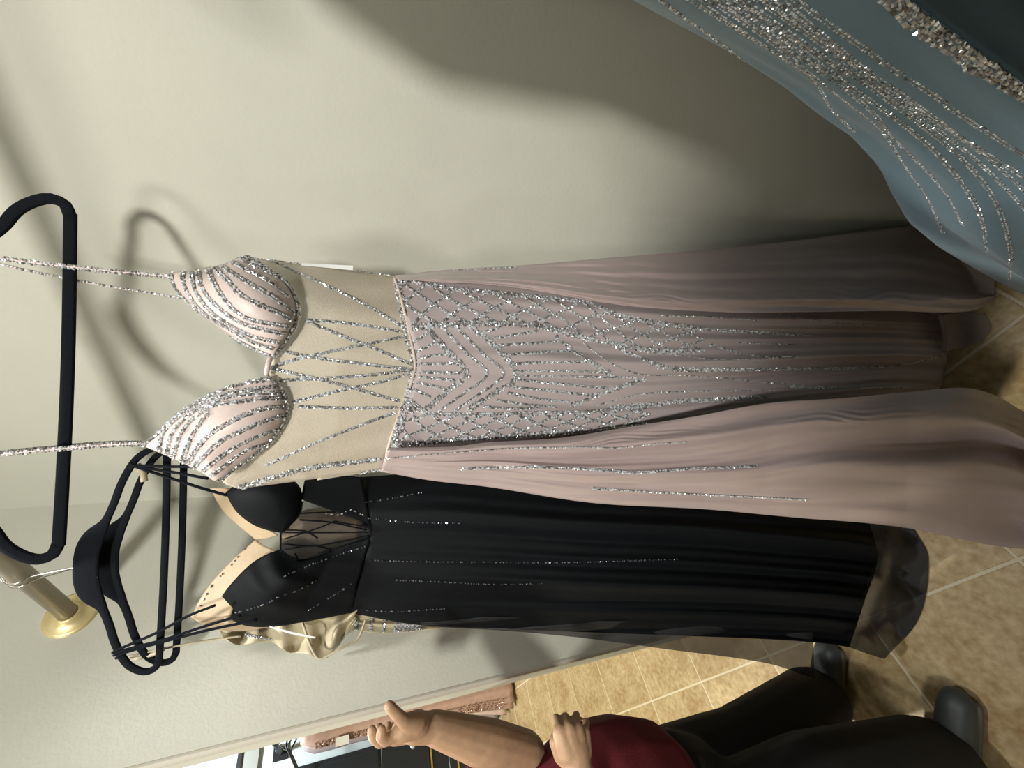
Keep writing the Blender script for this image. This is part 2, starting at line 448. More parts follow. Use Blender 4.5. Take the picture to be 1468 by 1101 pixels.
def beads_along(p, n, size, pitch, rows, jitter, width):
    seg = np.linalg.norm(np.diff(p, axis=0), axis=1)
    k = np.concatenate([[0], np.cumsum(seg)])
    if k[-1] < pitch: return None, None
    V, F = [], []; off = 0
    for r in range(rows):
        t = np.arange(pitch * 0.5 * (r % 2), k[-1], pitch)
        if jitter: t = np.clip(t + rng.normal(0, jitter * pitch, len(t)), 0, k[-1])
        c = np.stack([np.interp(t, k, p[:, i]) for i in range(3)], 1)
        nn = np.stack([np.interp(t, k, n[:, i]) for i in range(3)], 1)
        nn /= np.linalg.norm(nn, axis=1)[:, None] + 1e-9
        c2 = np.stack([np.interp(np.clip(t + 0.003, 0, k[-1]), k, p[:, i]) - np.interp(np.clip(t - 0.003, 0, k[-1]), k, p[:, i]) for i in range(3)], 1)
        c2 /= np.linalg.norm(c2, axis=1)[:, None] + 1e-9
        sd = np.cross(nn, c2)
        o = (0 if rows == 1 else (r / (rows - 1) - 0.5)) * width
        c = c + sd * (o + rng.normal(0, jitter * width * 0.25, len(t)))[:, None]
        for i in range(len(t)):
            a = rng.uniform(0, math.pi) if jitter >= 0.3 else rng.normal(0, 0.12); tl = rng.normal(0, 0.28, 2)
            e3 = nn[i] + tl[0] * c2[i] + tl[1] * sd[i]; e3 /= np.linalg.norm(e3)
            e1 = math.cos(a) * c2[i] + math.sin(a) * sd[i]; e1 -= e3 * (e1 @ e3); e1 /= np.linalg.norm(e1)
            e2 = np.cross(e3, e1)
            s = size * rng.uniform(0.8, 1.25)
            V.append(c[i] + OCT_V @ np.stack([e1 * s * (1.0 if jitter >= 0.3 else 1.12), e2 * s * 0.85, e3 * s * 0.8])); F.append(OCT_F + off); off += 8
    if not V: return None, None
    return np.concatenate(V), np.concatenate(F)

def strand(px, keys, parent, mat=None, size=0.00135, pitch=0.0030, rows=2, jitter=0.12, width=0.0026, name='bead_strand', off=(0, 0, 1)):
    px = np.asarray(px, float)
    if off != (0, 0, 1):
        px = np.array(off[:2]) + px / off[2]
    L = np.linalg.norm(np.diff(px, axis=0), axis=1).sum()
    q = crom(px, max(8, int(L / 2)))
    p, n = project(q, keys)
    if len(p) < 3: return None
    v, fc = beads_along(p, n, size, pitch, rows, jitter, width)
    if v is None: return None
    return tag(mesh_obj(name, v, fc, mat or M['bead'], parent, smooth=False), kind='stuff')
THICK = dict(size=0.0017, pitch=0.0030, rows=3, jitter=0.5, width=0.0055)
MID = dict(size=0.0014, pitch=0.0030, rows=2, jitter=0.25, width=0.0032)
THIN = dict(size=0.0012, pitch=0.0028, rows=1, jitter=0.15)
def z7(*p): return [(240 + a / 6.88, 360 + b / 6.88) for a, b in p]
def z8(*p): return [(200 + a / 6.117, 530 + b / 6.117) for a, b in p]
def z3(*p): return [(380 + a / 3.191, 340 + b / 3.191) for a, b in p]
def z4(*p): return [(740 + a / 3.191, 340 + b / 3.191) for a, b in p]
def z5(*p): return [(1008 + a / 3.191, 300 + b / 3.191) for a, b in p]

# ------------------------------------------------------------------ blush gown
gown = thing('evening_gown', 'blush pink gown with silver beading, sheer midriff and satin overskirt', 'gown')
DF = lambda x: np.interp(x, [150, 250, 330, 430, 570, 700, 900, 1100, 1300, 1468, 1530], [0.66, 0.635, 0.615, 0.605, 0.60, 0.585, 0.555, 0.515, 0.458, 0.392, 0.365])
# cups
def cup(key, inner, outer, dtop, dbulge):
    rows = []
    a = crom(inner, 40); b = crom(outer, 40)
    for k in range(40): rows.append([tuple(a[k]), tuple(0.5 * (a[k] + b[k])), tuple(b[k] + 1e-3)])
    def D(s, t, x, y):
        return dtop(t) - dbulge * np.sin(np.pi * np.clip(s, 0, 1)) ** 0.7 * np.sin(np.pi * t) ** 0.8
    return loft('bodice_cup', rows, 40, 24, D, M['cup'], gown, key, thick=0.003)
cr = cup('cup_r', z7((30, 220), (80, 370), (200, 500), (380, 665), (560, 800), (740, 905), (1040, 1045)),
         z7((32, 214), (300, 175), (560, 125), (770, 45), (1080, 200), (1220, 360), (1295, 560), (1290, 690), (1200, 860), (1042, 1046)),
         lambda t: np.interp(t, [0, 0.4, 1], [0.655, 0.635, 0.612]), 0.050)
cl = cup('cup_l', z8((30, 660), (150, 565), (300, 425), (500, 280), (740, 165), (900, 120), (1110, 60)),
         z8((32, 670), (180, 730), (400, 830), (560, 910), (690, 985), (870, 860), (1020, 755), (1150, 650), (1240, 530), (1300, 410), (1310, 280), (1230, 140), (1112, 62)),
         lambda t: np.interp(t, [0, 0.4, 1], [0.655, 0.640, 0.612]), 0.050)
ck = ['cup_r', 'cup_l']
for L in [((150, 210), (170, 330), (280, 520), (420, 650), (600, 760), (860, 900), (1050, 960)),
          ((230, 210), (290, 410), (440, 600), (640, 740), (850, 840), (1100, 900)),
          ((300, 200), (350, 370), (480, 530), (700, 690), (900, 760), (1160, 820)),
          ((400, 190), (460, 310), (580, 490), (740, 640), (920, 700), (1200, 745)),
          ((440, 150), (580, 280), (720, 430), (900, 530), (1060, 600), (1220, 680)),
          ((540, 150), (660, 240), (850, 350), (1000, 440), (1150, 540), (1250, 610)),
          ((630, 110), (780, 190), (920, 260), (1060, 350), (1200, 460)),
          ((710, 80), (850, 150), (980, 210), (1100, 270))]:
    strand(z7(*L), ['cup_r'], cr, **MID)
strand(z7((770, 55), (1000, 190), (1130, 275), (1230, 400), (1280, 560), (1270, 680), (1190, 850), (1110, 960), (1040, 1035)), ['cup_r'], cr, **THICK)
strand(z7((42, 225), (75, 350), (200, 505), (380, 668), (560, 803), (740, 905), (1020, 1030)), ['cup_r'], cr, **THICK)
for L in [((175, 710), (205, 570), (340, 425), (560, 295), (800, 205), (1200, 150)),
          ((240, 735), (290, 560), (400, 430), (560, 330), (850, 232), (1240, 200)),
          ((290, 770), (360, 580), (440, 465), (600, 345), (680, 312), (900, 280), (1060, 258), (1260, 255)),
          ((375, 810), (430, 650), (530, 480), (620, 370)),
          ((420, 820), (520, 670), (640, 550), (760, 480), (920, 400), (1100, 340), (1260, 330)),
          ((470, 860), (600, 720), (720, 620), (880, 540), (1060, 460), (1260, 400)),
          ((550, 890), (720, 750), (880, 650), (1040, 580), (1200, 530)),
          ((620, 930), (760, 820), (920, 710), (1130, 640))]:
    strand(z8(*L), ['cup_l'], cl, **MID)
strand(z8((40, 660), (150, 575), (300, 435), (500, 292), (740, 178), (900, 132), (1100, 85)), ['cup_l'], cl, **THICK)
strand(z8((1120, 75), (1220, 148), (1290, 280), (1285, 400), (1225, 525), (1130, 645), (1000, 745), (850, 855), (700, 965)), ['cup_l'], cl, **THICK)

# sheer midriff front and back
topc = [(352, 369), (390, 384), (422, 418), (430, 448), (421, 474), (392, 511), (386, 526), (386, 540), (408, 560), (414, 580), (408, 604), (376, 644), (320, 690), (342, 701)]
botc = [(566, 396), (574, 425), (586, 470), (596, 525), (588, 555), (574, 590), (560, 632), (547, 674)]
def Dm(s, t, x, y):
    return DF(x) + 0.012 + 0.075 * np.abs(2 * s - 1) ** 2.6 + 0.003 * np.sin(s * 38 + 3 * t) * t
loft('sheer_midriff', [topc, [(0.55 * a + 0.45 * b, 0.55 * c + 0.45 * d) for (a, c), (b, d) in zip(crom(topc, 20), crom(botc, 20))], botc], 40, 60, Dm, M['nude'], gown, 'mid', thick=0.0008)
loft('sheer_back', [[(470, 388), (480, 450), (485, 530), (480, 610), (455, 688)], [(566, 396), (568, 450), (570, 530), (560, 600), (548, 673)]], 16, 40,
     lambda s, t, x, y: DF(x) + 0.085 + 0.10 * np.sin(np.pi * s), M['nude'], gown, thick=0.0008)
for L in [((30, 110), (250, 210), (430, 295), (630, 410)), ((185, 380), (420, 400), (630, 435)), ((200, 390), (420, 480), (560, 535), (665, 580)),
          ((20, 600), (160, 555), (420, 500), (640, 455)), ((90, 525), (250, 555), (450, 580), (665, 605)), ((20, 600), (200, 640), (420, 695), (615, 750)),
          ((70, 655), (300, 645), (500, 630), (665, 610)), ((130, 755), (330, 705), (520, 665), (665, 625)), ((150, 775), (380, 782), (605, 780)),
          ((0, 1045), (230, 940), (420, 865), (600, 800))]:
    strand(z3(*L), ['mid'], gown, size=0.0013, pitch=0.0029, rows=2, jitter=0.15, width=0.0022)
strand([(345, 698), (430, 673), (500, 663), (545, 658)], ['mid'], gown, **dict(THICK, rows=4, width=0.008))
strand([(352, 702), (440, 692), (500, 681), (545, 672.5)], ['mid'], gown, **MID)
strand([(356, 370), (440, 380), (500, 386.5), (560, 396)], ['mid'], gown, **THIN)
# centre joint between the cups
v, fc = tube(crom([P(388, 512, 0.612), P(384, 524, 0.605), P(382, 537, 0.612)], 8), 0.003, 8); mesh_obj('centre_loop', v, fc, M['cup'], gown)

# straps: beaded cords running up over the hanger arms and down behind
def strap(px, D, rows=2, w=0.0034):
    q = crom(px, 80); d = np.interp(np.linspace(0, 1, 80), np.linspace(0, 1, len(D)), D)
    p = P(q[:, 0], q[:, 1], d)
    v, fc = tube(p, 0.0016, 6)
    o = mesh_obj('shoulder_strap', v, fc, M['cup'], gown)
    n = -HD[None, :] * np.ones((80, 1))
    v, fc = beads_along(p + n * 0.0014, n, 0.0014, 0.003, rows, 0.3, w)
    tag(mesh_obj('bead_strand', v, fc, M['bead'], o, smooth=False), kind='stuff')
strap([(-62, 352), (-20, 366), (50, 377), (150, 388), (247, 397)], [0.675, 0.672, 0.668, 0.662, 0.652])
strap([(-62, 356), (-20, 373), (60, 392), (160, 411), (258, 427)], [0.690, 0.690, 0.690, 0.680, 0.655], 1)
strap([(-60, 664), (0, 652), (80, 644), (150, 638), (208, 636)], [0.675, 0.670, 0.665, 0.660, 0.652])
strap([(-60, 660), (0, 648), (80, 640), (150, 634), (215, 633)], [0.690, 0.690, 0.690, 0.680, 0.655], 1)

# underskirt with the beaded front panel
urow = [[(563, 397), (586, 470), (598, 525), (578, 590), (556, 641)], [(650, 396), (650, 460), (655, 525), (650, 590), (645, 648)], [(750, 398), (750, 525), (750, 652)],
        [(900, 415), (900, 525), (900, 648)], [(1050, 428), (1050, 520), (1050, 625)], [(1200, 434), (1200, 515), (1200, 600)], [(1300, 440), (1310, 512), (1300, 590)], [(1352, 446), (1358, 500), (1352, 545), (1335, 590)]]
def Du(s, t, x, y):
    base = np.interp(x, [560, 700, 900, 1100, 1250, 1360], [0.598, 0.585, 0.575, 0.570, 0.560, 0.540])
    fold = t ** 1.3 * (1.25 - t) * (0.022 * np.sin(s * 19 + 1.2 + 1.5 * t) + 0.014 * np.sin(s * 37 + 0.6 - t) + 0.007 * np.sin(s * 83 - 2 * t))
    return base + 0.05 * np.abs(2 * s - 1) ** 2.4 + fold
us = loft('underskirt', urow, 110, 120, Du, M['underskirt'], gown, 'us')
# overskirt panels
lin = [(556, 642), (650, 640), (700, 634), (800, 628), (900, 612), (1000, 596), (1100, 578), (1200, 571), (1300, 562), (1380, 556), (1425, 566), (1468, 590), (1520, 610)]
lout = [(546, 675), (620, 688), (700, 697), (850, 720), (1010, 729), (1150, 742), (1270, 752), (1330, 762), (1400, 778), (1440, 784), (1475, 788), (1500, 790), (1530, 792)]
def Dl(s, t, x, y):
    base = DF(x) - 0.004
    edge = 0.055 * np.clip(1 - s / 0.12, 0, 1) ** 2 * 0.12
    g = lambda c, w: np.exp(-((s - c) / w) ** 2)
    fold = t ** 0.6 * (-0.014 * g(0.16 + 0.04 * t, 0.06) + 0.020 * g(0.36 + 0.03 * np.sin(4 * t), 0.07) - 0.012 * g(0.62 - 0.12 * t, 0.13) + 0.008 * g(0.84, 0.06) * t)
    fold = fold + np.clip(t * 5, 0, 1) * (0.0025 * np.sin(s * 34 + 9 * t) + 0.0035 * np.sin(s * 17 - 13 * t) * (1 - 0.6 * t))
    crease = np.clip(t * 6, 0, 1) * (0.0011 * (0.5 + 0.5 * np.sin(19 * t + 9 * s)) * np.sin(s * 150 + 6 * np.sin(7 * t) + 5 * np.sin(23 * t) + 2 * np.sin(61 * t)) * g(0.10 + 0.05 * t, 0.05) + 0.0012 * np.sin(s * 90 + 30 * t + 5 * np.sin(11 * t)) * g(0.45, 0.25) * (1 - t))
    return base + edge + (0.055 * (1 - t ** 5) + 0.05 * t * (1 - t ** 2)) * s ** 2.2 + fold + crease
pl = loft('overskirt_panel', [[a, b] for a, b in zip(lin, lout)], 200, 180, Dl, M['satin'], gown, 'ol')
rout = [(565, 396), (640, 388), (740, 382), (870, 371), (1000, 360), (1160, 343), (1240, 332), (1300, 325), (1350, 333), (1395, 362), (1427, 402)]
rin = [(572, 400), (660, 405), (740, 413), (900, 438), (1050, 448), (1150, 447), (1220, 446), (1290, 446), (1350, 448), (1400, 444), (1426, 428)]
def Dr(s, t, x, y):
    base = np.interp(x, [560, 700, 900, 1100, 1300, 1430], [0.60, 0.59, 0.565, 0.535, 0.50, 0.475])
    g = lambda c, w: np.exp(-((s - c) / w) ** 2)
    fold = np.clip(t * 4, 0, 1) * (-0.010 * g(0.18, 0.09) + 0.008 * g(0.48 + 0.1 * np.sin(5 * t), 0.12) + 0.003 * np.sin(s * 14 - 11 * t) * (1 - t) + 0.002 * np.sin(s * 33 + 17 * t))
    crease = np.clip(t * 6, 0, 1) * (0.0010 * (0.5 + 0.5 * np.sin(17 * t + 5 * s)) * np.sin(s * 80 + 6 * np.sin(8 * t) + 5 * np.sin(27 * t) + 2 * np.sin(67 * t)) * g(0.22, 0.14) + 0.0011 * np.sin(s * 40 + 45 * t + 3 * np.sin(17 * t)) * (1 - t))
    return base + (0.05 + 0.04 * t) * s ** 1.8 + fold + crease
pr = loft('overskirt_panel', [[b, a] for a, b in zip(rout, rin)], 200, 110, Dr, M['satin'], gown, 'or')
# the overskirt closes round the back
brow = [[a, (0.5 * (a[0] + b[0]), 0.5 * (a[1] + b[1])), b] for a, b in zip(rout[:7] + [(1270, 329), (1285, 328), (1300, 327), (1310, 327)], [(546, 675), (620, 688), (700, 697), (850, 720), (1010, 729), (1150, 742), (1230, 748), (1290, 755), (1310, 758), (1320, 760), (1330, 762)])]
loft('overskirt_back', brow, 60, 70, lambda s, t, x, y: np.interp(x, [560, 900, 1430], [0.65, 0.645, 0.56]) + (0.07 + 0.1 * t) * np.sin(np.pi * s) ** 0.8 + 0.012 * t * np.sin(s * 40), M['satin'], gown)
loft('hem_edge', [[(1345, 452), (1352, 480), (1350, 505)], [(1388, 447), (1393, 475), (1386, 497)], [(1412, 450), (1421, 470), (1409, 489)]], 12, 16, lambda s, t, x, y: 0.53 - 0.02 * t, M['hemsheer'], gown, thick=0.0008)
# waist binding
v, fc = tube(np.array([p for p in project(crom([(565, 398), (574, 425), (585, 470), (595, 525), (587, 555), (573, 590), (559, 632), (549, 671)], 60), ['mid', 'us'])[0]]), 0.0022, 8)
mesh_obj('waist_binding', v, fc, M['seam'], gown)
K = ['us', 'mid']
strand(z3((607, 190), (620, 290), (660, 470), (688, 590), (660, 700), (625, 830), (578, 955)), K, gown, **dict(THICK, rows=4, width=0.0075))
# lattice bands
def lattice(outer, inner, n, span, keys):
    a = crom(outer, 200); b = crom(inner, 200)
    at = lambda c, u: c[int(np.clip(u, 0, 1) * 199)]
    for k in range(-span + 1, n):
        for s0, s1 in ((a, b), (b, a)):
            u0, u1 = k / n, (k + span) / n
            f0 = 0.0 if u0 >= 0 else (-u0) / (u1 - u0)
            f1 = 1.0 if u1 <= 1 else (1 - u0) / (u1 - u0)
            p = []
            for fr in np.linspace(f0, f1, 6):
                u = u0 + (u1 - u0) * fr
                p.append((1 - fr) * at(s0, u) + fr * at(s1, u))
            strand(p, keys, us, size=0.0013, pitch=0.0028, rows=2, jitter=0.15, width=0.0022)
oR = z3((612, 195), (740, 215), (860, 240), (1000, 250), (1240, 275), (1468, 300)) + z4((450, 350), (600, 385), (850, 420))
iR = z3((670, 412), (900, 398), (1200, 402), (1350, 432)) + z4((320, 462), (450, 490), (620, 520), (860, 520))
lattice(oR, iR, 10, 2, ['us'])
oL = z3((580, 955), (740, 940), (890, 925), (1200, 905)) + z4((300, 885), (600, 850))
iL = z3((655, 745), (720, 800), (900, 810), (1150, 805), (1468, 800)) + z4((400, 795), (620, 770))
lattice(oL, iL, 9, 2, ['us'])
strand(oR, ['us'], us, **THICK); strand(iR, ['us'], us, **THICK); strand(iL, ['us'], us, **MID); strand(oL, ['us'], us, **THICK)
for L in [((740, 420), (850, 540), (920, 630), (850, 690), (720, 800)), ((930, 400), (1060, 510), (1150, 640), (1050, 710), (920, 800))]:
    strand(z3(*L), ['us'], us, **THICK)
for L in [((810, 410), (920, 530), (1015, 625), (900, 720), (790, 800)), ((870, 405), (990, 530), (1090, 625), (960, 730), (860, 800)),
          ((680, 480), (750, 435)), ((690, 525), (790, 480)), ((700, 552), (845, 532)), ((705, 580), (870, 578)), ((710, 618), (895, 622)), ((705, 640), (870, 655)),
          ((695, 665), (820, 692)), ((675, 695), (760, 732)), ((655, 735), (720, 790)),
          ((1000, 435), (1080, 412)), ((1040, 465), (1250, 428)), ((1070, 495), (1330, 480)), ((1100, 540), (1400, 520)), ((1120, 580), (1300, 572), (1489, 570)),
          ((1140, 612), (1350, 612), (1580, 618)), ((1160, 636), (1400, 636), (1700, 640)), ((1160, 655), (1350, 672), (1565, 690)), ((1140, 685), (1300, 702), (1480, 722)),
          ((1110, 712), (1250, 738), (1390, 752)), ((1060, 745), (1200, 768), (1330, 778)), ((1000, 775), (1120, 785), (1250, 785))]:
    strand(z3(*L), ['us'], us, size=0.00125, pitch=0.0028, rows=2, jitter=0.12, width=0.0020)
strand(z4((180, 455), (260, 520), (400, 610), (440, 635)), ['us'], us, **THICK)
strand(z4((590, 648), (430, 700), (330, 740), (250, 770)), ['us'], us, **THICK)
for L, kw in [(((300, 480), (420, 570), (560, 625), (760, 630), (1200, 670), (1468, 690)), THIN), (((440, 490), (560, 550), (700, 600), (1000, 605), (1300, 600), (1468, 602)), THICK),
              (((660, 360), (860, 365), (1100, 380)), THIN), (((850, 420), (1100, 435), (1340, 452)), MID), (((880, 490), (1000, 525), (1150, 550), (1290, 550)), MID),
              (((1000, 480), (1330, 495)), THIN), (((360, 770), (560, 720), (800, 705), (1200, 700)), THIN), (((430, 785), (600, 768), (800, 748), (1000, 738), (1150, 730)), dict(THICK, rows=4, width=0.008)),
              (((640, 530), (760, 545), (900, 560), (1200, 556)), THIN), (((1220, 672), (1300, 688), (1468, 688)), MID), (((560, 310), (760, 300), (980, 315), (1200, 345)), THIN)]:
    strand(z4(*L), ['us'], us, **kw)
strand(z5((0, 730), (450, 730), (700, 725), (900, 710), (1085, 672)), ['us'], us, **MID)
strand(z5((350, 800), (400, 808), (700, 818), (930, 815)), ['us'], us, **THIN)
strand(z5((0, 548), (200, 562), (450, 578)), ['us'], us, **MID)
strand(z5((120, 445), (300, 470), (480, 505), (840, 535)), ['us'], us, **THIN)
# chains on the overskirt
strand([(551, 657), (640, 649), (735, 642), (840, 641), (890, 641), (935, 636), (985, 633)], ['ol'], pl, **THIN)
strand([(662, 671.5), (756, 669), (840, 672), (906, 677), (1000, 672), (1088, 669)], ['ol'], pl, size=0.0013, pitch=0.0028, rows=2, jitter=0.1, width=0.0024)
strand([(848, 699.5), (906, 703), (978, 707), (1100, 713), (1155, 716)], ['ol'], pl, size=0.0013, pitch=0.0028, rows=2, jitter=0.1, width=0.0024)
strand([(648, 388.6), (700, 386), (742, 383.5)], ['or'], pr, **THIN)
# small care tag at the side seam
a, b_, c_, d_ = P(np.array([432, 506, 506, 432]), np.array([377.5, 381, 387.5, 380.5]), np.array([0.655] * 4))
mesh_obj('care_tag', [a, b_, c_, d_], [(0, 1, 2, 3)], M['tag'], gown, smooth=False, thick=0.0006)

# ------------------------------------------------------------------ black gown
bg = thing('evening_gown', 'black gown with lace corset and beige lining behind the blush gown', 'gown')
DB = lambda x: np.interp(x, [280, 400, 520, 700, 900, 1100, 1240, 1330], [0.985, 0.965, 0.96, 0.885, 0.79, 0.70, 0.625, 0.575])
def z6(*p): return [(290 + a / 5.437, 690 + b / 5.437) for a, b in p]
rows = [[(308, 871), (327, 842), (360, 808), (386, 793), (402, 788)], [(345, 895), (365, 862), (390, 830), (412, 808), (424, 803)], [(385, 899), (400, 865), (420, 832), (438, 812), (446, 801)],
        [(440, 891), (452, 860), (465, 830), (478, 800), (488, 786)], [(503, 879), (510, 845), (519, 812), (526, 787), (531, 770)]]
loft('bodice_panel', rows, 40, 40, lambda s, t, x, y: DB(x) + 0.05 * (1 - s) ** 3 - 0.045 * np.sin(np.pi * np.clip(t * 1.6, 0, 1)) * np.sin(np.pi * np.clip(s * 0.9 + 0.1, 0, 1)) + 0.003 * np.sin(s * 20 + t * 12), M['black'], bg, 'bb', thick=0.002)
inner = z6((180, 90), (260, 230), (380, 330), (500, 380), (612, 402)); outer = z6((182, 86), (330, -20), (600, -60), (760, 40), (775, 180), (750, 270), (690, 340), (613, 403))
a = crom(inner, 30); b = crom(outer, 30)
loft('bodice_cup', [[tuple(a[k]), tuple(0.5 * (a[k] + b[k])), tuple(b[k] + 1e-3)] for k in range(30)], 30, 20,
     lambda s, t, x, y: DB(x) - 0.045 * np.sin(np.pi * s) ** 0.7 * np.sin(np.pi * t) ** 0.8, M['black'], bg, 'bb2', thick=0.002)
loft('bodice_panel', [[(440, 676), (434, 700), (432, 716)], [(480, 680), (476, 705), (473, 731)], [(518, 684), (524, 715), (531, 752)]], 20, 20, lambda s, t, x, y: DB(x) + 0.02 * (1 - s), M['black'], bg, 'bb3', thick=0.002)
loft('lace_corset', [[(402, 764), (402, 788)], [(418, 750), (422, 803)], [(433, 718), (445, 801)], [(473, 731), (488, 786)], [(531, 752), (531, 770)]], 30, 24, lambda s, t, x, y: DB(x) + 0.004 - 0.012 * np.sin(np.pi * s), M['blacklace'], bg, 'lace', thick=0.0006)
loft('lining', [[(404, 756), (404, 796)], [(440, 730), (440, 806)], [(520, 745), (520, 780)]], 12, 12, lambda s, t, x, y: DB(x) + 0.07, M['lining'], bg, thick=0.001)
for L in [((640, 400), (1000, 398), (1290, 395)), ((640, 450), (900, 365), (1030, 312)), ((640, 490), (880, 502), (1300, 420)), ((640, 530), (860, 500), (1000, 530)), ((720, 560), (750, 612)),
          ((770, 250), (900, 245), (1100, 240)), ((1030, 312), (1150, 335), (1280, 352)), ((660, 380), (800, 388), (900, 440)), ((760, 300), (1000, 320), (1280, 380)), ((900, 560), (1100, 500), (1300, 425)),
          ((612, 405), (611, 470), (612, 532)), ((612, 532), (730, 615), (860, 590), (1000, 540)), ((612, 402), (690, 340), (755, 262), (775, 160))]:
    p, n = project(crom(z6(*L), 30), ['lace', 'bb', 'bb2'])
    if len(p) > 3:
        v, fc = tube(p, 0.0016, 6); mesh_obj('lace_cord', v, fc, M['black'], bg)
srow = [[(517, 684), (527, 735), (531, 765), (521, 812), (503, 879)], [(620, 678), (622, 735), (622, 780), (612, 840), (600, 896)], [(720, 688), (722, 800), (720, 901)], [(830, 700), (835, 810), (830, 906)],
        [(1000, 712), (1000, 815), (1000, 912)], [(1100, 725), (1100, 820), (1100, 916)], [(1190, 735), (1195, 830), (1180, 922)], [(1245, 745), (1258, 800), (1240, 860), (1218, 928)]]
def Ds(s, t, x, y):
    fold = t ** 0.7 * (0.020 * np.sin(s * 15 + 1.0 + t) + 0.012 * np.sin(s * 31 + 2.0 + 2 * t) + 0.004 * np.sin(s * 70 + 4 * t))
    return DB(x) + 0.07 * np.abs(2 * s - 1) ** 3 + fold
loft('skirt', srow, 110, 110, Ds, M['black'], bg, 'bs')
loft('skirt_back', [[(517, 684), (520, 780), (503, 879)], [(720, 688), (722, 800), (720, 901)], [(1000, 720), (1000, 815), (1000, 908)], [(1150, 740), (1150, 820), (1140, 905)]], 40, 50,
     lambda s, t, x, y: DB(x) + 0.07 + (0.03 + 0.02 * t) * np.sin(np.pi * s), M['black'], bg)
loft('sheer_hem', [srow[-1], [(1285, 752), (1300, 802), (1290, 868), (1246, 938)], [(1312, 760), (1331, 800), (1318, 885), (1268, 945)]], 20, 50,
     lambda s, t, x, y: np.minimum(DB(x) + 0.02, 0.66) + 0.012 * np.sin(s * 17 + 1.5), M['blacksheer'], bg, thick=0.0006)
loft('sheer_overlay', [[(600, 885), (604, 898)], [(720, 885), (720, 904)], [(830, 890), (830, 914)], [(950, 890), (950, 930)], [(1100, 890), (1100, 951)], [(1165, 900), (1168, 973)]], 50, 16,
     lambda s, t, x, y: DB(x) + 0.05 + 0.03 * s + 0.008 * np.sin(t * 22 + s * 6), M['blacksheer'], bg, thick=0.0006)
loft('lining', [[(272, 884), (298, 842), (330, 806), (366, 774)], [(290, 886), (312, 848), (342, 812), (378, 782)], [(330, 884), (342, 850), (372, 812), (402, 792)]], 14, 40, lambda s, t, x, y: 1.030 - 0.035 * t, M['lining'], bg, 'lin1', thick=0.002)
loft('lining', [[(301, 700), (320, 733), (345, 756), (367, 774)], [(318, 700), (335, 730), (356, 752), (384, 772)], [(335, 700), (348, 728), (372, 750), (398, 768)]], 14, 40, lambda s, t, x, y: 1.030 - 0.035 * t, M['lining'], bg, 'lin2', thick=0.002)
loft('lining', [[(272, 884), (300, 900), (345, 905), (400, 897)], [(290, 870), (330, 880), (360, 885), (420, 880)]], 8, 30, lambda s, t, x, y: 1.025, M['lining'], bg, thick=0.002)
def cord(px, D, parent, mat, r=0.0028, name='strap'):
    q = crom(px, 40); d = np.interp(np.linspace(0, 1, 40), np.linspace(0, 1, len(D)), D)
    v, fc = tube(P(q[:, 0], q[:, 1], d), r, 8); return mesh_obj(name, v, fc, mat, parent)
for L in [[(308, 868), (270, 883), (225, 907), (170, 931), (161, 936)], [(345, 882), (290, 899), (235, 917), (172, 934), (163, 940)], [(368, 889), (300, 903), (238, 919), (178, 936), (166, 944)],
          [(325, 710), (290, 700), (240, 684), (195, 669), (186, 664)], [(298, 686), (260, 679), (230, 674), (195, 669), (187, 668)], [(272, 669), (240, 669), (195, 668), (186, 672)]]:
    cord(L, [0.975, 0.99, 1.0, 1.008, 1.01], bg, M['velvet'])
for L in [z6((60, 1062), (350, 1000), (520, 940), (620, 890), (760, 840), (900, 760)), z6((640, 740), (850, 650), (1100, 560), (1280, 505)), z6((830, 1000), (1000, 900), (1190, 780)), z6((360, 640), (450, 585), (520, 560)),
          [(531, 803), (600, 805), (700, 806), (800, 806), (972, 802)], [(566, 831), (640, 834), (700, 837), (780, 836)], [(528, 743), (585, 748), (666, 750)], [(524, 720), (560, 715), (610, 705)], [(512, 873), (560, 876), (640, 872)]]:
    strand(L, ['bb', 'bb2', 'bb3', 'bs'], bg, M['beadblack'], size=0.0016, pitch=0.0058, rows=1, jitter=0.5)
for L in [[(303, 720), (316, 739), (340, 757), (362, 774)], [(288, 868), (305, 838), (330, 812), (352, 786)]]:
    strand(L, ['lin1', 'lin2'], bg, M['beadblack'], size=0.0018, pitch=0.013, rows=1, jitter=0.4)
strand(z6((950, 250), (1060, 262), (1150, 222), (1250, 262)), ['lace', 'bb3'], bg, M['bead'], size=0.0013, pitch=0.006, rows=1, jitter=0.5)

# ------------------------------------------------------------------ ivory gown
iv = thing('evening_gown', 'ivory gown with crystal bands, mostly hidden behind the black gown', 'gown')
loft('bodice', [[(300, 870), (318, 912)], [(340, 868), (342, 925)], [(383, 868), (386, 920)], [(415, 868), (413, 935)], [(440, 868), (438, 937)], [(458, 868), (458, 944)], [(474, 868), (471, 942)], [(490, 868), (486, 922)], [(512, 868), (512, 887)]], 40, 30,
     lambda s, t, x, y: 1.045 + 0.02 * np.sin(s * 9 + t * 14) + 0.012 * np.sin(t * 35 + s * 3), M['ivory'], iv, 'iv', thick=0.001)
loft('skirt', [[(494, 850), (498, 903)], [(550, 850), (554, 908)], [(612, 850), (604, 904)], [(720, 830), (720, 893)], [(900, 800), (900, 895)], [(1080, 780), (1080, 895)]], 50, 40,
     lambda s, t, x, y: DB(x) + 0.135 + 0.008 * np.sin(s * 30), M['ivory'], iv, 'ivs', thick=0.001)
for L in [[(512, 884), (510, 906)], [(533, 886), (531, 909)], [(551, 888), (549, 909)]]:
    strand(L, ['ivs'], iv, M['bead'], **dict(THICK, size=0.002))
for k in range(7):
    strand([(568 + k * 6, 893), (567 + k * 6, 907)], ['ivs'], iv, M['bead'], **dict(THICK, size=0.002))
